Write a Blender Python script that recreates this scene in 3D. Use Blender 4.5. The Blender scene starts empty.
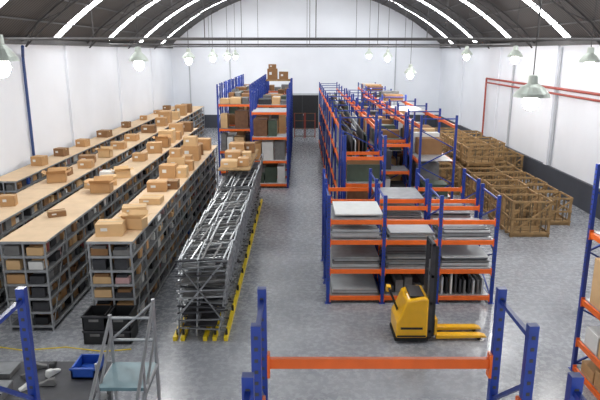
import bpy, math, random
from mathutils import Vector, Matrix
R=random.Random(7)
SC=bpy.context.scene
# ---------------------------------------------------------------- materials
MATS={}
def mat(name,col,rough=0.6,metal=0.0,var=0.12,scale=6.0,bump=0.0,emit=None,coat=0.0):
    m=bpy.data.materials.new(name); m.use_nodes=True
    nt=m.node_tree; b=nt.nodes['Principled BSDF']
    b.inputs['Roughness'].default_value=rough; b.inputs['Metallic'].default_value=metal
    if coat: b.inputs['Coat Weight'].default_value=coat
    tc=nt.nodes.new('ShaderNodeTexCoord'); n=nt.nodes.new('ShaderNodeTexNoise')
    n.inputs['Scale'].default_value=scale; n.inputs['Detail'].default_value=4
    nt.links.new(tc.outputs['Object'],n.inputs['Vector'])
    r=nt.nodes.new('ShaderNodeValToRGB')
    c0=[max(0,c*(1-var)) for c in col]; c1=[min(1,c*(1+var)) for c in col]
    r.color_ramp.elements[0].position=.3; r.color_ramp.elements[1].position=.7
    r.color_ramp.elements[0].color=(*c0,1); r.color_ramp.elements[1].color=(*c1,1)
    nt.links.new(n.outputs['Fac'],r.inputs['Fac']); nt.links.new(r.outputs['Color'],b.inputs['Base Color'])
    if bump:
        bp=nt.nodes.new('ShaderNodeBump'); bp.inputs['Strength'].default_value=bump
        nt.links.new(n.outputs['Fac'],bp.inputs['Height']); nt.links.new(bp.outputs['Normal'],b.inputs['Normal'])
    if emit:
        b.inputs['Emission Color'].default_value=(*emit[0],1); b.inputs['Emission Strength'].default_value=emit[1]
    MATS[name]=m; return m
def lin(r,g,b): return tuple(((v/255)/12.92 if v<=10 else (((v/255)+.055)/1.055)**2.4) for v in (r,g,b))
mat('white_wall_paint',(.79,.81,.855),.8,var=.04,scale=.4)
mat('dark_wainscot',lin(62,65,74),.6,var=.1,scale=1.5)
mat('blue_steel',lin(24,54,140),.4,var=.15)
mat('orange_steel',lin(232,104,30),.4,var=.08)
mat('galvanised',lin(164,166,168),.4,metal=.5,var=.15)
mat('grey_steel',lin(118,120,122),.5,metal=.3,var=.15)
mat('pale_deck',lin(190,193,195),.5,var=.06)
mat('chrome_bars',lin(165,168,171),.3,metal=.65,var=.25)
mat('chipboard',lin(208,180,146),.7,var=.08,scale=2)
mat('cardboard',lin(186,144,98),.85,var=.08,scale=3)
mat('cardboard_light',lin(208,172,126),.85,var=.08,scale=3)
mat('cardboard_dark',lin(136,100,66),.85,var=.1,scale=3)
mat('packing_tape',lin(190,160,110),.3,var=.03)
mat('paper_white',lin(215,215,212),.8,var=.04)
mat('black_plastic',lin(26,27,30),.45,var=.2)
mat('dark_grey',lin(56,56,60),.6,var=.2)
mat('mid_grey',lin(112,111,110),.7,var=.2)
mat('blue_plastic',lin(36,80,170),.4,var=.1)
mat('red_plastic',lin(130,52,48),.5,var=.1)
mat('pink_paper',lin(188,150,150),.7,var=.1)
mat('green_board',lin(66,80,66),.6,var=.15)
mat('brown_board',lin(112,78,54),.7,var=.2)
mat('crate_wood',lin(152,122,82),.85,var=.3,scale=5)
mat('crate_mesh',lin(110,94,70),.85,var=.3,scale=5)
mat('yellow_paint',lin(240,180,14),.35,var=.05,coat=.4)
mat('yellow_rail',lin(236,206,34),.45,var=.1)
mat('pipe_red',lin(160,66,52),.5,var=.1)
mat('pipe_white',lin(184,187,192),.5,var=.05)
mat('pipe_blue',lin(40,66,120),.5,var=.1)
mat('truss_steel',lin(70,68,68),.6,var=.15)
mat('rubber',lin(22,22,22),.8,var=.1)
mat('teal_panel',lin(104,134,142),.3,var=.1)
mat('skylight_sheet',(.9,.95,1),.5,emit=((.95,.98,1),13.5))
mat('bulb_glow',(1,1,.95),.4,emit=((1,.99,.94),40.0))
mat('lamp_reflector',lin(205,212,202),.4,metal=.3,var=.05)
def floor_mat():
    m=bpy.data.materials.new('polished_concrete'); m.use_nodes=True; nt=m.node_tree; b=nt.nodes['Principled BSDF']
    tc=nt.nodes.new('ShaderNodeTexCoord')
    n=nt.nodes.new('ShaderNodeTexNoise'); n.inputs['Scale'].default_value=.6; n.inputs['Detail'].default_value=9; n.inputs['Roughness'].default_value=.7
    n2=nt.nodes.new('ShaderNodeTexNoise'); n2.inputs['Scale'].default_value=7; n2.inputs['Detail'].default_value=7; n2.inputs['Roughness'].default_value=.7
    r=nt.nodes.new('ShaderNodeValToRGB'); r.color_ramp.elements[0].position=.32; r.color_ramp.elements[1].position=.68
    r.color_ramp.elements[0].color=(*lin(126,128,134),1); r.color_ramp.elements[1].color=(*lin(162,164,169),1)
    mx=nt.nodes.new('ShaderNodeMix'); mx.data_type='RGBA'; mx.blend_type='MULTIPLY'; mx.inputs[0].default_value=.5
    r2=nt.nodes.new('ShaderNodeValToRGB'); r2.color_ramp.elements[0].position=.35; r2.color_ramp.elements[1].position=.58
    r2.color_ramp.elements[0].color=(.7,.7,.7,1); r2.color_ramp.elements[1].color=(1,1,1,1)
    for a in (n,n2): nt.links.new(tc.outputs['Object'],a.inputs['Vector'])
    nt.links.new(n.outputs['Fac'],r.inputs['Fac']); nt.links.new(n2.outputs['Fac'],r2.inputs['Fac'])
    nt.links.new(r.outputs['Color'],mx.inputs[6]); nt.links.new(r2.outputs['Color'],mx.inputs[7])
    nt.links.new(mx.outputs[2],b.inputs['Base Color'])
    mr=nt.nodes.new('ShaderNodeMapRange'); mr.inputs[1].default_value=.35; mr.inputs[2].default_value=.65; mr.inputs[3].default_value=.16; mr.inputs[4].default_value=.36
    nt.links.new(n2.outputs['Fac'],mr.inputs[0]); nt.links.new(mr.outputs[0],b.inputs['Roughness'])
    b.inputs['IOR'].default_value=1.5
    MATS['polished_concrete']=m
floor_mat()
def roof_mat():
    m=bpy.data.materials.new('corrugated_roof'); m.use_nodes=True; nt=m.node_tree; b=nt.nodes['Principled BSDF']
    b.inputs['Roughness'].default_value=.7
    tc=nt.nodes.new('ShaderNodeTexCoord'); w=nt.nodes.new('ShaderNodeTexWave'); w.bands_direction='Y'; w.inputs['Scale'].default_value=1.6
    r=nt.nodes.new('ShaderNodeValToRGB'); r.color_ramp.elements[0].color=(*lin(42,39,38),1); r.color_ramp.elements[1].color=(*lin(76,72,71),1)
    nt.links.new(tc.outputs['Object'],w.inputs['Vector']); nt.links.new(w.outputs['Fac'],r.inputs['Fac']); nt.links.new(r.outputs['Color'],b.inputs['Base Color'])
    bp=nt.nodes.new('ShaderNodeBump'); bp.inputs['Strength'].default_value=.4; nt.links.new(w.outputs['Fac'],bp.inputs['Height']); nt.links.new(bp.outputs['Normal'],b.inputs['Normal'])
    MATS['corrugated_roof']=m
roof_mat()
# ---------------------------------------------------------------- mesh builder
class MB:
    def __init__(s): s.v=[];s.f=[];s.m=[];s.names=[]
    def mi(s,n):
        if n not in s.names: s.names.append(n)
        return s.names.index(n)
    def add(s,vs,fs,m):
        o=len(s.v); s.v+= [tuple(v) for v in vs]; k=s.mi(m)
        for f in fs: s.f.append([i+o for i in f]); s.m.append(k)
    def box(s,a,b,m,rot=0.0):
        x0,y0,z0=a;x1,y1,z1=b
        vs=[(x0,y0,z0),(x1,y0,z0),(x1,y1,z0),(x0,y1,z0),(x0,y0,z1),(x1,y0,z1),(x1,y1,z1),(x0,y1,z1)]
        if rot:
            cx,cy=(x0+x1)/2,(y0+y1)/2;c,sn=math.cos(rot),math.sin(rot)
            vs=[(cx+(x-cx)*c-(y-cy)*sn,cy+(x-cx)*sn+(y-cy)*c,z) for x,y,z in vs]
        s.add(vs,[(0,3,2,1),(4,5,6,7),(0,1,5,4),(1,2,6,5),(2,3,7,6),(3,0,4,7)],m)
    def bar(s,p,q,w,h,m):
        p=Vector(p);q=Vector(q);d=(q-p).normalized()
        up=Vector((0,0,1)) if abs(d.z)<.95 else Vector((0,1,0))
        a=d.cross(up).normalized();b=a.cross(d).normalized()
        vs=[]
        for c in (p,q):
            for sa,sb in ((-1,-1),(1,-1),(1,1),(-1,1)): vs.append(c+a*sa*w/2+b*sb*h/2)
        s.add(vs,[(0,1,2,3),(7,6,5,4),(0,4,5,1),(1,5,6,2),(2,6,7,3),(3,7,4,0)],m)
    def cyl(s,p,q,r,m,n=10,r2=None):
        p=Vector(p);q=Vector(q);d=(q-p).normalized(); r2=r if r2 is None else r2
        up=Vector((0,0,1)) if abs(d.z)<.95 else Vector((0,1,0))
        a=d.cross(up).normalized();b=a.cross(d).normalized(); vs=[]
        for c,rr in ((p,r),(q,r2)):
            for i in range(n):
                t=2*math.pi*i/n; vs.append(c+a*math.cos(t)*rr+b*math.sin(t)*rr)
        fs=[(i,(i+1)%n,n+(i+1)%n,n+i) for i in range(n)]+[tuple(range(n-1,-1,-1)),tuple(range(n,2*n))]
        s.add(vs,fs,m)
    def lathe(s,c,prof,m,n=20):
        vs=[];c=Vector(c)
        for r,z in prof:
            for i in range(n):
                t=2*math.pi*i/n; vs.append(c+Vector((math.cos(t)*r,math.sin(t)*r,z)))
        fs=[]
        for k in range(len(prof)-1):
            for i in range(n): fs.append((k*n+i,k*n+(i+1)%n,(k+1)*n+(i+1)%n,(k+1)*n+i))
        s.add(vs,fs,m)
    def prism(s,prof,y0,y1,m):
        n=len(prof); vs=[(x,y0,z) for x,z in prof]+[(x,y1,z) for x,z in prof]
        fs=[tuple(range(n)),tuple(range(2*n-1,n-1,-1))]+[(i,i+n,(i+1)%n+n,(i+1)%n) for i in range(n)]
        s.add(vs,fs,m)
    def obj(s,name,parent=None,bevel=0,smooth=False):
        me=bpy.data.meshes.new(name); me.from_pydata(s.v,[],s.f)
        for n in s.names: me.materials.append(MATS[n])
        me.polygons.foreach_set('material_index',s.m); 
        if smooth: me.polygons.foreach_set('use_smooth',[True]*len(s.f))
        me.update(); o=bpy.data.objects.new(name,me); SC.collection.objects.link(o)
        if parent: o.parent=parent
        if bevel:
            bv=o.modifiers.new('bevel','BEVEL'); bv.width=bevel; bv.segments=3; bv.limit_method='ANGLE'
        return o
def empty(name,loc=(0,0,0)):
    e=bpy.data.objects.new(name,None); e.location=loc; SC.collection.objects.link(e); return e
# ---------------------------------------------------------------- room
XL,XR,YB,YF=-11.0,12.1,52.0,-2.0
EZ=7.0; RISE=4.6; CX=(XL+XR)/2; HW=(XR-XL)/2; RR=(HW*HW+RISE*RISE)/(2*RISE)
A0=math.asin(HW/RR)
def arc(t,dr=0.0):
    a=A0*t; return (CX+(RR+dr)*math.sin(a), EZ+RISE-RR+(RR+dr)*math.cos(a))
b=MB(); b.box((XL-.3,YF,-.2),(XR+.3,YB+.3,0),'polished_concrete'); b.obj('floor')
def sidewall(x0,x1,inner,name):
    b=MB(); b.box((x0,YF,0),(x1,YB+.3,EZ),'white_wall_paint'); s=1 if inner>0 else -1
    xi=x1 if s>0 else x0
    y=4
    while y<YB:
        b.box((min(xi,xi+s*.12),y,0),(max(xi,xi+s*.12),y+.35,EZ),'white_wall_paint'); y+=8.1
    b.box((min(xi,xi+s*.18),YF,EZ-.22),(max(xi,xi+s*.18),YB,EZ),'truss_steel')
    b.obj(name)
sidewall(XL-.3,XL,1,'wall_left'); sidewall(XR,XR+.3,-1,'wall_right')
b=MB(); N=40
pts=[arc(-1+2*i/N) for i in range(N+1)]
prof=[(XL,0)]+[(XR,0)]+list(reversed(pts)); b.prism(prof,YB,YB+.3,'white_wall_paint'); b.obj('wall_back')
WB=1.15
b=MB(); b.box((XR-.14,YF,0),(XR-.001,YB,WB),'dark_wainscot'); b.obj('trim_right')
b=MB(); b.box((XL,YF,0),(XL+.14,YB,WB),'dark_wainscot'); b.obj('trim_left')
b=MB(); b.box((XL+.14,YB-.05,0),(XR-.14,YB-.001,WB),'dark_wainscot'); b.obj('trim_back')
SKY=[12.6,19.8,27.0,34.2,41.2,47.6]; SW=.72; TE=.985; TC=.08
def arcstrip(b,y0,y1,t0,t1,m,n=24,dr=0,th=.06):
    vs=[]
    for i in range(n+1):
        t=t0+(t1-t0)*i/n
        for r in (dr,dr+th):
            x,z=arc(t,r); vs+= [(x,y0,z),(x,y1,z)]
    fs=[]
    for i in range(n):
        o=i*4; fs+=[(o,o+1,o+5,o+4),(o+2,o+6,o+7,o+3),(o,o+4,o+6,o+2),(o+1,o+3,o+7,o+5)]
    fs+=[(0,2,3,1),(n*4,n*4+1,n*4+3,n*4+2)]
    b.add(vs,fs,m)
b=MB(); y=YF
for s in SKY:
    arcstrip(b,y,s,-1,1,'corrugated_roof'); arcstrip(b,s,s+SW,-1,-TE,'corrugated_roof',2)
    arcstrip(b,s,s+SW,TE,1,'corrugated_roof',2); arcstrip(b,s,s+SW,-TC,TC,'corrugated_roof',3); y=s+SW
arcstrip(b,y,YB+.3,-1,1,'corrugated_roof'); b.obj('ceiling')
k=1
for s in SKY:
    for t0,t1 in ((-TE,-TC),(TC,TE)):
        b=MB(); arcstrip(b,s,s+SW,t0,t1,'skylight_sheet',18,dr=.0,th=.04); b.obj('window_%d'%k); k+=1
b=MB()
for i in range(-9,10):
    x,z=arc(i/9.8,-.04); b.box((x-.025,YF,z-.03),(x+.025,YB-.02,z+.03),'truss_steel')
b.obj('roof_purlins')
for yy in (9.5,16.6,23.8,31,38,44.8):
    b=MB()
    P=[arc(-1+2*i/24,-.12) for i in range(25)]; Q=[arc(-1+2*i/24,-.42) for i in range(25)]
    P=[(min(max(x,XL+.2),XR-.2),z) for x,z in P]; Q=[(min(max(x,XL+.2),XR-.2),z) for x,z in Q]
    for i in range(24):
        b.bar((P[i][0],yy,P[i][1]),(P[i+1][0],yy,P[i+1][1]),.07,.07,'truss_steel')
        b.bar((Q[i][0],yy,Q[i][1]),(Q[i+1][0],yy,Q[i+1][1]),.06,.06,'truss_steel')
        c=(P,Q) if i%2 else (Q,P); b.bar((c[0][i][0],yy,c[0][i][1]),(c[1][i+1][0],yy,c[1][i+1][1]),.03,.03,'truss_steel')
    b.obj('roof_truss')
for yy,z in ((21.2,6.94),(34.6,6.9),(48,6.9)):
    b=MB(); b.cyl((XL+.2,yy,z),(XR-.2,yy,z-.02),.05,'truss_steel',8)
    for i in range(1,6):
        x=XL+(XR-XL)*i/6; t=math.asin((x-CX)/RR)/A0; b.cyl((x,yy,z),(x,yy,arc(t,-.2)[1]),.015,'truss_steel',6)
    b.obj('tie_rod')
b=MB(); x=XL+.09; b.cyl((x,23.9,.3),(x,23.9,6.3),.06,'pipe_blue',8); b.cyl((x,23.9,6.3),(x+.35,23.2,6.7),.06,'pipe_blue',8); b.obj('wall_pipe_blue')
b=MB(); x=XR-.17
b.cyl((x,6,4.85),(x,38.5,4.85),.06,'pipe_red',8); b.cyl((x,6,4.6),(x,38.5,4.6),.05,'pipe_red',8)
b.cyl((x,38.5,4.85),(x,38.5,1.2),.06,'pipe_red',8); b.obj('wall_pipe_red')
for yy in (28,34):
    b=MB(); b.cyl((XR-.08,yy,1.2),(XR-.08,yy,6.7),.06,'pipe_white',8); b.obj('wall_downpipe')
for xx in (-9.5,-6.0,8.2):
    b=MB(); b.cyl((xx,YB-.08,1.2),(xx,YB-.08,7.6),.05,'pipe_white',8); b.obj('wall_downpipe')
b=MB(); b.box((-1.35,YB-.14,0),(1.75,YB-.06,3.0),'pipe_white'); b.box((-1.2,YB-.16,0),(1.6,YB-.14,2.85),'black_plastic')
b.box((.17,YB-.18,0),(.23,YB-.16,2.85),'dark_grey'); b.box((.28,YB-.2,1.1),(.33,YB-.16,1.3),'galvanised'); b.obj('door_1')
for x0 in (-.42,.42):
    b=MB()
    for xx in (x0,x0+.75): b.bar((xx,46,0),(xx,46,1.9),.06,.06,'pipe_red')
    for z in (.1,.7,1.3,1.87): b.bar((x0,46,z),(x0+.75,46,z),.05,.05,'brown_board')
    for q in range(1,8): b.bar((x0+q*.094,46,.1),(x0+q*.094,46,1.87),.015,.015,'dark_grey')
    for xx in (x0,x0+.75): b.box((xx-.03,45.7,0),(xx+.03,46.3,.05),'pipe_red')
    b.obj('mesh_gate')
# ---------------------------------------------------------------- lamps
def lamp(x,y,z,dish=.3,power=210):
    e=empty('high_bay_lamp',(x,y,z)); t=math.asin((x-CX)/RR)/A0; top=arc(t,0)[1]-z
    b=MB(); b.lathe((0,0,0),[(dish,0),(dish*.93,.07),(dish*.6,.2),(.1,.27),(.09,.42),(0.0,.44)],'lamp_reflector')
    b.lathe((0,0,0),[(dish*.98,0.01),(dish*.9,.07),(dish*.57,.18),(.0,.2)],'paper_white')
    b.cyl((0,0,.42),(0,0,top-.02),.012,'truss_steel',6); b.obj('reflector',e,smooth=False)
    g=MB(); g.lathe((0,0,-.1),[(0,-.17),(.1,-.14),(.16,-.02),(.13,.1),(.06,.22),(0,.25)],'bulb_glow',14); g.obj('bulb',e,smooth=True)
    l=bpy.data.lights.new('lamp_light','POINT'); l.energy=power; l.shadow_soft_size=.1; l.color=(1,.98,.96)
    o=bpy.data.objects.new('lamp_light',l); o.location=(0,0,-.42); SC.collection.objects.link(o); o.parent=e
for y in (10.0,18.6,27,34.5,41.5,46.5): lamp(-4.95,y,6.35 if y<12 else 6.22)
for x,y,z in ((8.6,18,6.2),(8.5,24,6.3),(8.5,31,6.35),(4.65,12,5.62),(5.3,29,5.5),(5.2,36,6.2),(5.0,44,6.3)): lamp(x,y,z,.36 if y<13 else .3)
# ---------------------------------------------------------------- cartons
def carton_into(b,x,y,z,w,d,h,rot=0,m='cardboard',opened=False):
    c,s=math.cos(rot),math.sin(rot)
    def T(px,py,pz): return (x+px*c-py*s,y+px*s+py*c,z+pz)
    def bx(a,e,mm):
        x0,y0,z0=a;x1,y1,z1=e
        vs=[T(*p) for p in ((x0,y0,z0),(x1,y0,z0),(x1,y1,z0),(x0,y1,z0),(x0,y0,z1),(x1,y0,z1),(x1,y1,z1),(x0,y1,z1))]
        b.add(vs,[(0,3,2,1),(4,5,6,7),(0,1,5,4),(1,2,6,5),(2,3,7,6),(3,0,4,7)],mm)
    if not opened:
        bx((-w/2,-d/2,0),(w/2,d/2,h),m); bx((-w/2-.003,-.03,h-.08),(w/2+.003,.03,h+.004),'packing_tape')
        bx((-w*.3,-d/2-.004,h*.45),(-w*.05,-d/2,h*.7),'paper_white')
    else:
        t=.015
        bx((-w/2,-d/2,0),(w/2,d/2,t),m); bx((-w/2,-d/2,0),(-w/2+t,d/2,h),m); bx((w/2-t,-d/2,0),(w/2,d/2,h),m)
        bx((-w/2,-d/2,0),(w/2,-d/2+t,h),m); bx((-w/2,d/2-t,0),(w/2,d/2,h),m); bx((-w/2+.03,-d/2+.03,t),(w/2-.03,d/2-.03,h*.5),'paper_white')
        f=d*.4
        for sx in (-1,1):
            b.add([T(sx*w/2,-d/2,h),T(sx*w/2,d/2,h),T(sx*(w/2+f*.8),d/2,h+f*.35),T(sx*(w/2+f*.8),-d/2,h+f*.35)],[(0,1,2,3)],m)
        for sy in (-1,1):
            b.add([T(-w/2,sy*d/2,h),T(w/2,sy*d/2,h),T(w/2,sy*(d/2+f*.6),h+f*.6),T(-w/2,sy*(d/2+f*.6),h+f*.6)],[(0,1,2,3)],m)
def carton(*a,**k):
    b=MB(); carton_into(b,*a,**k); return b.obj('cardboard_box')
# ---------------------------------------------------------------- shelving rows
GOODS=['cardboard']*9+['cardboard_dark']*9+['cardboard_light']*6+['mid_grey']*12+['dark_grey']*9+['paper_white']*5+['galvanised']*4+['black_plastic']*5+['blue_plastic','red_plastic','pink_paper','green_board']
def shelf_row(x0,x1,y0,y1,h,nlev,seed,top='chipboard'):
    r=random.Random(seed); b=MB(); n=max(1,round((y1-y0)/1.25)); L=(y1-y0)/n
    zs=[.12+(h-.03-.12)*i/nlev for i in range(nlev+1)]
    for i in range(n+1):
        y=y0+i*L
        for x in (x0+.02,x1-.02,(x0+x1)/2): b.box((x-.02,y-.02,0),(x+.02,y+.02,h-.03),'galvanised')
    for z in zs[:-1]:
        b.box((x0,y0-.02,z-.015),(x1,y1+.02,z+.015),'grey_steel')
        for x in (x0-.004,x1+.004): b.box((x-.005,y0-.02,z-.03),(x+.005,y1+.02,z+.025),'galvanised')
        b.box((x0,y0-.03,z-.03),(x1,y0-.02,z+.025),'galvanised')
    for i in range(n): b.box((x0-.03,y0+i*L-.01,h-.035),(x1+.03,y0+(i+1)*L-.02,h),top)
    b.box((x1+.03,y0,h-.05),(x1+.04,y1,h),'galvanised'); b.box((x0-.03,y0-.03,h-.06),(x1+.03,y0-.02,h),'galvanised')
    for i in range(0,n,4): b.bar((x1+.0,y0+i*L,zs[0]),(x1+.0,y0+(i+1)*L,zs[-1]),.015,.02,'galvanised')
    gap=zs[1]-zs[0]-.06; mid=(x0+x1)/2
    for i in range(n):
        for z in zs[:-1]:
            for (a,c) in ((x0+.03,mid-.03),(mid+.03,x1-.05)):
                y=y0+i*L+.04; e=y0+(i+1)*L-.04
                while y<e-.09:
                    w=r.uniform(.09,.36); w=min(w,e-y); 
                    if r.random()<.94:
                        g=r.choice(GOODS); hh=gap*r.uniform(.4,.97); ins=r.uniform(0,.12)
                        b.box((a+ins*.3,y,z+.015),(c-ins,y+w-.015,z+.015+hh),g)
                        if hh<gap*.6: b.box((a+.05,y+.02,z+.015+hh),(c-ins-.05,y+w-.04,z+.015+hh+gap*.25),r.choice(GOODS))
                    y+=w
    return b.obj('storage_shelving')
TH=2.25
shelf_row(-4.92,-3.9,13.0,27.5,TH,6,1)
shelf_row(-6.95,-5.9,13.0,34.0,TH,6,2)
shelf_row(-8.75,-7.75,11.0,48.0,TH,6,3)
shelf_row(-10.75,-9.85,20.0,49.0,TH-.1,6,4)
C=[(-4.55,13.6,.62,.5,.3,.1,'cardboard_light',0),(-4.1,14.1,.5,.4,.28,-.1,'cardboard_light',1),(-4.5,15.5,.62,.45,.2,.2,'cardboard_light',0),(-4.3,16.6,.6,.5,.18,0,'cardboard_light',0),
(-4.5,18.2,.6,.5,.3,.1,'cardboard',0),(-4.1,18.5,.4,.4,.26,0,'cardboard_dark',0),(-4.58,20.2,.55,.5,.45,0,'cardboard',0),(-4.12,20.3,.35,.5,.36,0,'cardboard_light',0),(-4.5,21.2,.6,.5,.55,.1,'cardboard_light',0),(-4.12,21.5,.35,.4,.35,0,'cardboard',0),
(-4.5,22.4,.7,.5,.4,0,'cardboard',0),(-4.4,23.6,.7,.6,.6,0,'cardboard',0),(-4.45,25.0,.6,.6,.45,.2,'cardboard_dark',0),(-4.3,26.2,.6,.5,.5,0,'cardboard',0),
(-6.5,15.2,.45,.3,.14,.5,'cardboard_dark',0),(-6.2,18.0,.6,.5,.3,.1,'cardboard',1),(-6.65,18.6,.5,.4,.25,0,'cardboard_light',0),(-6.3,19.0,.5,.4,.3,.3,'cardboard_light',0),(-6.6,19.8,.4,.4,.3,0,'paper_white',0),(-6.2,20.2,.5,.4,.25,.4,'cardboard_light',1),
(-6.45,23.5,.5,.5,.3,0,'cardboard',0),(-6.3,25.4,.6,.5,.45,.2,'cardboard',0),(-6.6,26.1,.4,.4,.3,0,'cardboard_light',0),(-6.3,27.0,.6,.5,.4,0,'cardboard',1),(-6.4,28.3,.7,.6,.6,0,'cardboard_light',0),(-6.2,29.4,.5,.5,.4,0,'cardboard',0),(-6.5,31,.7,.7,.6,.1,'cardboard',0),(-6.3,32.6,.7,.6,.5,0,'cardboard_dark',0),
(-8.3,16.3,.4,.3,.3,.2,'cardboard',0),(-8.2,19.5,.6,.5,.3,.3,'cardboard',1),(-8.4,20.6,.5,.4,.25,0,'cardboard_dark',0),(-8.1,22.0,.5,.5,.28,.1,'cardboard',0),(-8.4,23,.6,.5,.3,.2,'cardboard_dark',0),(-8.1,24.3,.5,.4,.3,0,'cardboard_light',1),(-8.2,26.5,.6,.5,.3,0,'cardboard',0),(-8.3,29.0,.6,.6,.3,0,'cardboard',0),
(-8.2,32,.7,.6,.4,0,'cardboard_dark',0),(-8.2,35,.6,.6,.5,0,'cardboard',0),(-8.3,36.5,.7,.7,.7,0,'cardboard',0),(-8.2,38.5,.7,.6,.5,0,'cardboard_light',0),(-8.2,41,.7,.7,.7,0,'cardboard',0),(-8.2,43,.7,.7,.6,0,'cardboard_dark',0)]
for x,y,w,d,h,r,m,o in C: carton(x,y,TH+.001,w,d,h,rot=r,m=m,opened=bool(o))
for x,y,zz,w,d,h,m in ((-4.5,21.2,.556,.4,.4,.3,'cardboard'),(-4.4,23.6,.606,.5,.5,.35,'cardboard_light')): carton(x,y,TH+zz,w,d,h,m=m)
for y in (23,25.2,27.8,31,35,39,43,46): carton(-10.3,y,TH-.099,R.uniform(.4,.6),R.uniform(.4,.7),R.uniform(.2,.45),rot=R.uniform(-.2,.2),m=R.choice(['cardboard','cardboard_dark']))
for x in (-4.68,-4.12):
    b=MB(); z0=0
    for k2 in range(2):
        x0,x1,y0,y1,z=x-.26,x+.26,12.3,12.9,k2*.36
        b.box((x0+.02,y0+.02,z),(x1-.02,y1-.02,z+.03),'black_plastic')
        for q in ((x0,y0,x1,y0+.03),(x0,y1-.03,x1,y1),(x0,y0,x0+.03,y1),(x1-.03,y0,x1,y1)): b.box((q[0],q[1],z),(q[2],q[3],z+.34),'black_plastic')
        b.box((x0-.02,y0-.02,z+.3),(x1+.02,y0,z+.34),'dark_grey'); b.box((x0+.15,y0-.008,z+.2),(x1-.15,y0,z+.26),'mid_grey')
    b.obj('plastic_crate')
# ---------------------------------------------------------------- pallet racks
def frame(b,T,u,v0,v1,h,m='blue_steel',pw=.09,slots=False):
    def P(a,c,z): return T(a,c,z)
    for v in (v0,v1):
        a=T(u-pw/2,v-.035,0);c=T(u+pw/2,v+.035,h); b.box((min(a[0],c[0]),min(a[1],c[1]),0),(max(a[0],c[0]),max(a[1],c[1]),h),m)
        a=T(u-.08,v-.07,0);c=T(u+.08,v+.07,.015); b.box((min(a[0],c[0]),min(a[1],c[1]),0),(max(a[0],c[0]),max(a[1],c[1]),.015),m)
        if slots:
            z=h-.1
            while z>h-2.4:
                for s in (-1,1):
                    a=T(u-.02,v+s*.036-.002,z);c=T(u+.02,v+s*.036+.002,z); 
                    b.box((min(a[0],c[0])+.005,min(a[1],c[1]),z-.015),(max(a[0],c[0])-.005,max(a[1],c[1]),z+.015),'dark_grey')
                z-=.1
    z=.15;k=0;st=.62
    b.bar(P(u,v0,z),P(u,v1,z),.04,.04,m)
    while z+st<h-.05:
        a,c=(v0,v1) if k%2==0 else (v1,v0)
        b.bar(P(u,a,z),P(u,c,z+st),.035,.035,m); z+=st;k+=1
    b.bar(P(u,v0,h-.12),P(u,v1,h-.12),.04,.04,m)
def rack(us,v0,v1,h,levels,axis='x',deck='galvanised',goods=None,seed=0,slots=False,nodeck=(),beamh=.11,pw=.09):
    T=(lambda a,c,z:(a,c,z)) if axis=='x' else (lambda a,c,z:(c,a,z))
    b=MB(); r=random.Random(seed)
    def bx(a0,c0,z0,a1,c1,z1,m):
        p=T(a0,c0,z0);q=T(a1,c1,z1); b.box((min(p[0],q[0]),min(p[1],q[1]),z0),(max(p[0],q[0]),max(p[1],q[1]),z1),m)
    for u in us: frame(b,T,u,v0,v1,h,slots=slots,pw=pw)
    for i in range(len(us)-1):
        a,c=us[i]+pw/2,us[i+1]-pw/2
        for li,z in enumerate(levels):
            for v in (v0,v1):
                bx(a,v-.025,z-beamh,c,v+.025,z,'orange_steel')
                for q in (a,c-.02): bx(q,v-.04,z-beamh-.05,q+.02,v+.04,z+.04,'orange_steel')
            if (i,li) in nodeck or li in nodeck: continue
            if deck: bx(a+.01,v0+.03,z,c-.01,v1-.03,z+.02,deck)
            if goods:
                nz=(levels[li+1]-beamh) if li+1<len(levels) else z+1.0
                goods(bx,r,i,li,a,c,v0,v1,z+.022,nz,li+1==len(levels))
    return b.obj('pallet_rack')
def goods_mix(bx,r,i,li,a,c,v0,v1,z,nz,top):
    if top and r.random()<.25: return
    g=nz-z-.08; y=a+.05
    while y<c-.25:
        w=min(r.uniform(.3,.8),c-.05-y)
        if r.random()<.88:
            h=g*r.uniform(.35,.95)*(.5 if top else 1)
            m=r.choice(['cardboard','cardboard_light','paper_white','brown_board','green_board','dark_grey','mid_grey','mid_grey','cardboard_dark','cardboard_dark'])
            ins=r.uniform(.03,.15)
            bx(y,v0+.06+ins,z,y+w-.05,v1-.06-ins*.5,z+h,m)
        y+=w
def goods_panels(bx,r,i,li,a,c,v0,v1,z,nz,top):
    if top: return
    g=nz-z; v=v0+.15
    while v<v1-.1:
        if r.random()<.75: bx(a+.06,v,z,c-.06,v+.04,z+g*r.uniform(.6,.93),r.choice(['brown_board','green_board','mid_grey','dark_grey','cardboard_dark','pale_deck']))
        v+=.13
def sheet_stack(bx,r,a,c,v0,v1,z,zt,n):
    zz=z
    for k in range(n):
        if zz+.05>zt: break
        o=r.uniform(0,.1); bx(a+.04+o,v0+.04+o,zz,c-.04-o*.5,v1-.06,zz+.022,r.choice(['galvanised','mid_grey','grey_steel','pale_deck'])); zz+=.034
    return zz
def profiles(bx,r,a,c,v0,v1,z,zt):
    zz=z
    while zz<zt:
        v=v0+.05
        while v<v1-.1:
            if r.random()<.8: bx(a+.03+r.uniform(0,.1),v,zz,c-.03-r.uniform(0,.1),v+.05,zz+.035,r.choice(['galvanised','grey_steel','pale_deck','mid_grey','galvanised']))
            v+=.075
        zz+=.045
def goods_sheets(bx,r,i,li,a,c,v0,v1,z,nz,top):
    if top: return
    g=nz-z
    if r.random()<.5: sheet_stack(bx,r,a,c,v0,v1,z,z+g*.6,r.randint(4,9))
    else: profiles(bx,r,a,c,v0,v1,z,z+g*r.uniform(.3,.6))
US=[.74,2.18,3.62,5.08]
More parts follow.
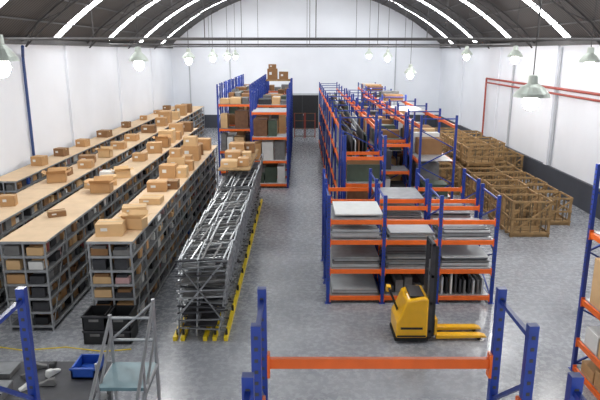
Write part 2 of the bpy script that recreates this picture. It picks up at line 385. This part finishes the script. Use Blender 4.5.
def near_goods(bx,r,i,li,a,c,v0,v1,z,nz,top):
    g=nz-z
    if i==0 and li==3:
        sheet_stack(bx,r,a,c,v0,v1,z,z+.08,2); bx(a+.12,v0+.05,z+.09,c+.0,v1-.02,z+.13,'paper_white'); return
    if i==2 and li==0:
        x=a+.1
        while x<c-.1: bx(x,v0+.1,z,x+.05,v1-.1,z+g*r.uniform(.6,.95),r.choice(['dark_grey','mid_grey','paper_white','pale_deck','black_plastic'])); x+=.12
        return
    if i==1 and li==0:
        x=a+.1
        while x<c-.25: bx(x,v0+.2,z,x+.2,v1-.1,z+g*r.uniform(.3,.7),r.choice(['dark_grey','galvanised','mid_grey'])); x+=.24
        return
    if top: sheet_stack(bx,r,a,c,v0,v1,z,z+.1,2); return
    if li==0: sheet_stack(bx,r,a,c,v0,v1,z+.01,z+g*.4,4); return
    if (i+li)%2: sheet_stack(bx,r,a,c,v0,v1,z,z+g*.5,9)
    else: profiles(bx,r,a,c,v0,v1,z,z+g*.5)
rack(US,14.6,16.0,2.95,[.2,.95,1.75,2.3],'x',goods=near_goods,seed=3,slots=True,nodeck=((1,3),(2,3)))
rack(US,16.4,17.9,3.0,[.2,1.0,1.8,2.4],'x',goods=goods_sheets,seed=5,nodeck=((0,3),(2,3)))
rack([20.6,23.1,25.6,28.1,30.6,33.1,35.6,38.1,40.6,43.1],1.4,2.65,4.4,[.2,1.5,2.8,3.95],'y',goods=goods_panels,seed=11,nodeck=(3,))
rack([1.45,2.75],18.9,19.9,3.9,[.2,1.3,2.3,3.2],'x',goods=goods_panels,seed=12,nodeck=(3,))
rack([2.85,4.0],21.0,22.0,4.2,[.2,1.3,2.3,3.3],'x',goods=goods_mix,seed=15,nodeck=(3,))
rack([20.2,22.7,25.2,27.7,30.2,32.7,35.2,37.7,40.2,42.7],4.15,5.35,4.4,[.2,1.5,2.8,4.05],'y',goods=goods_mix,seed=13,nodeck=((0,3),(1,3),(3,3),(5,3),(6,3)))
rack([22.4,24.9,27.4,29.9,32.4,34.9,37.4],2.9,4.0,4.3,[.2,1.5,2.8,3.9],'y',goods=goods_mix,seed=14,nodeck=(3,))
yy=28.3
for k in range(9):
    rack([-2.35,-.6],yy,yy+1.2,4.6 if k%3 else 4.75,[.2,1.2,2.3,3.6] if k%2 else [.2,1.35,2.5,3.7],'x',goods=goods_mix,seed=40+k,deck='pale_deck',nodeck=((0,3),) if k in(6,) else ()); yy+=1.95
yy=31.5
for k in range(8):
    rack([-4.35,-2.62],yy,yy+1.1,4.85,[.2,1.3,2.5,3.8],'x',goods=goods_mix,seed=60+k,deck='mid_grey'); yy+=1.95
b=MB(); b.box((-2.25,39.9,4.61),(-.65,41.3,4.66),'crate_wood')
for y in (39.95,40.55,41.2): b.box((-2.25,y-.05,4.66),(-.65,y+.05,4.7),'crate_wood')
b.obj('wooden_pallet')
for x,z,w,d,h in ((-1.85,4.702,.65,.9,.7),(-1.1,4.702,.6,.8,.5),(-1.85,5.41,.5,.6,.28)): carton(x,40.6,z,w,d,h,m='cardboard_dark')
def fg_goods(bx,r,i,li,a,c,v0,v1,z,nz,top):
    if top: return
    y=a+.1
    while y<c-.4:
        hh=(nz-z)*r.uniform(.4,.85); bx(y,v0+.03,z,y+.5,v0+.5,z+hh,r.choice(['cardboard','cardboard_dark','paper_white','cardboard_light','cardboard']))
        bx(y,v0+.55,z,y+.45,v1-.1,z+hh*.8,r.choice(['cardboard','cardboard_dark','dark_grey'])); y+=.55
rack([8.3,9.75,11.2],5.76,6.9,4.4,[.1,.72,1.62,3.05],'y',goods=fg_goods,seed=31,slots=True)
rack([-2.56,-.35,1.85,4.05],4.3,5.05,4.4,[.3,1.9],'x',deck=None,slots=True,pw=.08)
b=MB()
for y in (5.05,4.3):
    b.box((-.3,y-.025,3.59),(1.8,y+.025,3.69),'orange_steel')
    for x in (-.31,1.785): b.box((x,y-.045,3.5),(x+.025,y+.045,3.74),'orange_steel')
b.obj('rack_beam')
rack([-2.56,-.35,1.85,4.05],2.85,3.55,4.4,[.3,1.9],'x',deck=None,slots=True,pw=.08)
# ---------------------------------------------------------------- stacked metal trolley frames
b=MB(); r=random.Random(4)
for k in range(10):
    y0=12.5+k*1.32; L=1.22; H=1.95+r.uniform(-.05,.2)
    for xb,xt in ((-2.82,-2.72),(-2.4,-2.3),(-1.88,-1.62)):
        for yy in (y0+.05,y0+L*.33,y0+L*.66,y0+L-.05): b.cyl((xb,yy,.1),(xt,yy+.1,H),.02,'chrome_bars',6)
        n=11
        for i in range(n):
            z=.3+i*(H-.3)/(n-1); x=xb+(xt-xb)*(z/2)
            b.bar((x,y0,z),(x,y0+L,z+.1),.028,.03,'chrome_bars' if i%3 else 'grey_steel')
        b.bar((xb,y0,.2),(xt,y0+L,H),.025,.03,'galvanised')
    for i in range(10):
        z=.3+i*.18; zz=z+r.uniform(-.08,.14)
        for yy in (y0+.04,y0+.35,y0+.65,y0+1.0): b.bar((-2.82,yy,z),(-1.72,yy+r.uniform(-.15,.25),zz),.03,.035,r.choice(['chrome_bars','grey_steel','dark_grey','mid_grey','galvanised']))
        if i%2==0: b.box((-2.7,y0+.1,z),(-1.95,y0+L-.1,z+.03),r.choice(['dark_grey','mid_grey','black_plastic']))
    b.bar((-2.88,y0-.05,.5),(-1.75,y0,1.9),.035,.035,'chrome_bars'); b.bar((-1.75,y0-.06,.5),(-2.75,y0,1.9),.03,.03,'grey_steel')
    for q in range(5): x=-2.68+q*.24; b.bar((x,y0,H+.03),(x+.06,y0+L,H+.05+r.uniform(-.06,.08)),.04,.03,r.choice(['chrome_bars','mid_grey','galvanised']))
    for xx in (-2.9,-2.72,-2.2,-1.98,-1.72): b.box((xx-.045,y0-.04,.0),(xx+.045,y0+L+.06,.1),'yellow_rail' if xx>-2.5 or k<3 else 'black_plastic')
    for xx in (-2.86,-2.72,-1.98,-1.72): b.cyl((xx,y0+.1,.1),(xx,y0+.1,.24),.03,'black_plastic',6)
b.obj('stacked_trolley_frames')
b=MB()
b.box((-2.95,20.8,2.36),(-1.8,25.4,2.4),'crate_wood'); b.obj('plywood_sheet')
for x,y,z,w,d,h,m in ((-2.6,21.5,2.402,.6,.6,.22,'cardboard_light'),(-2.1,21.7,2.402,.4,.5,.28,'cardboard'),(-2.6,22.8,2.402,.6,.7,.35,'cardboard'),(-2.1,22.9,2.402,.35,.5,.3,'cardboard_light'),(-2.6,24.2,2.402,.6,.7,.45,'cardboard'),(-2.1,24.6,2.402,.4,.6,.4,'cardboard_dark')):
    carton(x,y,z,w,d,h,m=m)
# ---------------------------------------------------------------- wooden crates
def crate(x,y,z=0,w=1.5,d=1.2,h=1.3,rot=0):
    b=MB(); m='crate_wood'
    c,s=math.cos(rot),math.sin(rot)
    def T(a): return (x+a[0]*c-a[1]*s,y+a[0]*s+a[1]*c,z+a[2])
    def br(p1,p2,wd=.07,ht=.07,mm=None): b.bar(T(p1),T(p2),wd,ht,mm or m)
    X,Y=w/2,d/2
    for sx in (-1,1):
        for sy in (-1,1): br((sx*(X-.04),sy*(Y-.04),.0),(sx*(X-.04),sy*(Y-.04),h),.08,.08)
    for zz in (.14,h*.5,h-.04):
        for sy in (-1,1): br((-X,sy*Y,zz),(X,sy*Y,zz),.04,.07)
        for sx in (-1,1): br((sx*X,-Y,zz),(sx*X,Y,zz),.04,.07)
    for k in range(1,4):
        xx=-X+w*k/4
        for sy in (-1,1): br((xx,sy*Y*.98,.1),(xx,sy*Y*.98,h-.05),.035,.025,'crate_mesh')
    for k in range(1,3):
        yy=-Y+d*k/3
        for sx in (-1,1): br((sx*X*.98,yy,.1),(sx*X*.98,yy,h-.05),.025,.035,'crate_mesh')
    for sy in (-1,1): br((-X,sy*Y,.15),(X,sy*Y,h-.1),.03,.06)
    for k in range(5): yy=-Y+.1+(d-.2)*k/4; br((-X,yy,.1),(X,yy,.1),.1,.03)
    for yy in (-Y+.1,0,Y-.1): br((-X,yy,.04),(X,yy,.04),.1,.08)
    b.obj('wooden_crate')
r=random.Random(9)
for j in range(11):
    y=20.9+j*1.3
    crate(8.3+r.uniform(-.06,.06),y,0,1.4,1.1,1.3 if j%2 else 1.35)
    if j>0: crate(9.85+r.uniform(-.05,.05),y+.2,0,1.2,1.1,1.1)
    if j>4: crate(8.4,y,1.37,1.3,1.0,.85)
    if j>5 and j%3: crate(9.85,y+.2,1.12,1.1,1.0,.9)
    if j>7: crate(11.2,y,0,1.2,1.05,1.2)
for y in (27.4,28.8,30.2,31.6): crate(6.8,y,0,1.3,1.15,1.3)
for y in (30.2,31.6): crate(6.8,y,1.32,1.2,1.1,.9)
# ---------------------------------------------------------------- pallet stacker
E=empty('pallet_stacker',(2.2,12.35,0))
b=MB()
b.prism([(0,.12),(.72,.12),(.72,1.08),(.6,1.12),(.22,1.04),(.08,.66),(0,.52)],0,.84,'yellow_paint'); b.obj('body',E,bevel=.05)
b=MB(); b.box((-.02,.02,.05),(.74,.82,.13),'rubber'); b.cyl((.3,.3,.09),(.3,.54,.09),.09,'rubber',16)
b.box((.3,.1,1.09),(.62,.74,1.13),'black_plastic'); b.box((.1,-.012,.35),(.6,-.002,.4),'black_plastic'); b.box((.02,-.01,.16),(.68,0,.2),'black_plastic')
b.bar((.1,.42,.6),(-.14,.42,1.2),.06,.05,'black_plastic'); b.cyl((-.14,.22,1.2),(-.14,.62,1.2),.03,'black_plastic',10)
b.box((-.2,.34,1.13),(-.1,.5,1.25),'yellow_paint'); b.obj('controls',E)
b=MB()
for y in (.12,.66): b.box((.74,y,.08),(.83,y+.06,2.35),'dark_grey'); b.box((.83,y+.02,.1),(.9,y+.06,2.3),'black_plastic')
for z in (.2,.9,1.55,2.3): b.box((.76,.12,z),(.82,.72,z+.07),'dark_grey')
for y in (.3,.5): b.cyl((.8,y,.2),(.8,y,2.25),.02,'rubber',8)
b.cyl((.8,.4,.2),(.8,.4,1.9),.045,'galvanised',12)
for i in range(7): b.box((.735,.18+i*.08,1.05),(.742,.19+i*.08,2.25),'dark_grey')
b.obj('mast',E)
b=MB(); b.box((.9,.1,.15),(.96,.74,.55),'yellow_paint'); 
for y in (.12,.54):
    b.prism([(.95,.14),(2.0,.14),(2.12,.1),(2.12,.08),(.95,.05)],y,y+.18,'yellow_paint')
    b.cyl((1.95,y+.03,.05),(1.95,y+.15,.05),.045,'rubber',12)
b.obj('forks',E,bevel=.008)
# ---------------------------------------------------------------- lower-left workbench + platform ladder
b=MB(); b.box((-5.9,8.2,.86),(-3.45,9.9,.92),'dark_grey')
for x in (-5.8,-3.55):
    for y in (8.3,9.8): b.box((x-.04,y-.04,0),(x+.04,y+.04,.86),'grey_steel')
b.box((-5.8,8.3,.3),(-3.55,9.8,.33),'grey_steel'); b.obj('work_table')
b=MB(); x0,x1,y0,y1,z=-4.02,-3.6,9.3,9.82,.921
b.box((x0,y0,z),(x1,y1,z+.03),'blue_plastic')
for q in ((x0,y0,x1,y0+.03),(x0,y1-.03,x1,y1),(x0,y0,x0+.03,y1),(x1-.03,y0,x1,y1)): b.box((q[0],q[1],z),(q[2],q[3],z+.2),'blue_plastic')
b.box((x0-.02,y0-.02,z+.17),(x1+.02,y0+.0,z+.2),'blue_plastic'); b.obj('plastic_bin')
def shoe(x,y,z,rot,m):
    b=MB(); c,s=math.cos(rot),math.sin(rot)
    prof=[(-.14,0),(.14,0),(.15,.04),(.06,.07),(-.02,.12),(-.12,.13),(-.14,.06)]
    n=len(prof); vs=[]
    for w in (-.045,.045):
        for px,pz in prof: vs.append((x+px*c-w*s,y+px*s+w*c,z+pz))
    b.add(vs,[tuple(range(n)),tuple(range(2*n-1,n-1,-1))]+[(i,i+n,(i+1)%n+n,(i+1)%n) for i in range(n)],m)
    b.obj('shoe',bevel=.015)
for i,(x,y) in enumerate(((-4.75,9.65),(-4.4,9.45),(-4.5,9.7),(-4.8,9.3),(-4.35,9.1),(-4.65,9.0))): shoe(x,y,.921,.4+i*.7,['mid_grey','paper_white','black_plastic','mid_grey','mid_grey','paper_white'][i])
for x,y,w,d,h,m in ((-5.35,9.5,.5,.4,.1,'mid_grey'),(-5.2,8.8,.6,.4,.15,'mid_grey')):
    b=MB(); b.box((x-w/2,y-d/2,.921),(x+w/2,y+d/2,.921+h*.8),m); b.box((x-w/2-.01,y-d/2-.01,.921+h*.8),(x+w/2+.01,y+d/2+.01,.921+h),'grey_steel'); b.obj('shoe_box')
b=MB(); X0,X1=-2.8,-2.15; m='galvanised'
for x in (X0,X1):
    b.cyl((x,8.0,0),(x,8.0,3.0 if x==X1 else 2.75),.028,m,8)
    b.cyl((x,8.0,2.95 if x==X1 else 2.7),(x,5.9,1.2),.025,m,8); b.cyl((x,8.0,2.45),(x,6.0,.8),.02,m,8)
    b.cyl((x,7.3,1.9),(x,5.6,.05),.035,m,8)
    for yy,zt in ((7.3,2.35),(6.6,1.75)): b.cyl((x,yy,(yy-5.6)*1.09),(x,yy,zt),.02,m,8)
    b.cyl((x,8.0,1.95),(x,7.3,1.95),.03,m,8)
for z in (2.7,2.35): b.cyl((X0,8.0,z),(X1,8.0,z),.022,m,8)
b.cyl((X0,8.0,2.35),(X1,8.0,2.95),.018,m,8)
b.bar((X0,8.0,.3),(X1,8.0,1.9),.03,.03,m); b.cyl((X0,8,.3),(X1,8,.3),.025,m,8)
b.box((X0,7.3,1.93),(X1,8.0,1.98),'teal_panel')
for i in range(7): z=.2+i*.25; y=5.6+1.7*(z-.05)/1.85; b.box((X0,y,z),(X1,y+.22,z+.03),m)
for x in (X0,X1):
    for y in (5.65,7.95): b.cyl((x-.03,y,.05),(x+.03,y,.05),.05,'rubber',12)
b.obj('platform_ladder')
b=MB(); P=[(-7.0,12.2),(-6.2,12.0),(-5.3,12.15),(-4.4,11.95),(-3.8,12.05)]
for i in range(len(P)-1): b.cyl((*P[i],.014),(*P[i+1],.014),.012,'yellow_rail',6)
b.obj('floor_cable')
# ---------------------------------------------------------------- world + camera
w=bpy.data.worlds.new('World'); SC.world=w; w.use_nodes=True
bg=w.node_tree.nodes['Background']; bg.inputs[0].default_value=(.93,.965,1,1); bg.inputs[1].default_value=1.3
cam=bpy.data.cameras.new('camera'); cam.lens=35.4; cam.sensor_width=36; cam.clip_end=200
co=bpy.data.objects.new('camera',cam); co.location=(0,0,6.5); co.rotation_euler=(math.radians(90-14.1),0,0); SC.collection.objects.link(co); SC.camera=co
SC.view_settings.view_transform='Standard'
SC.view_settings.exposure=0
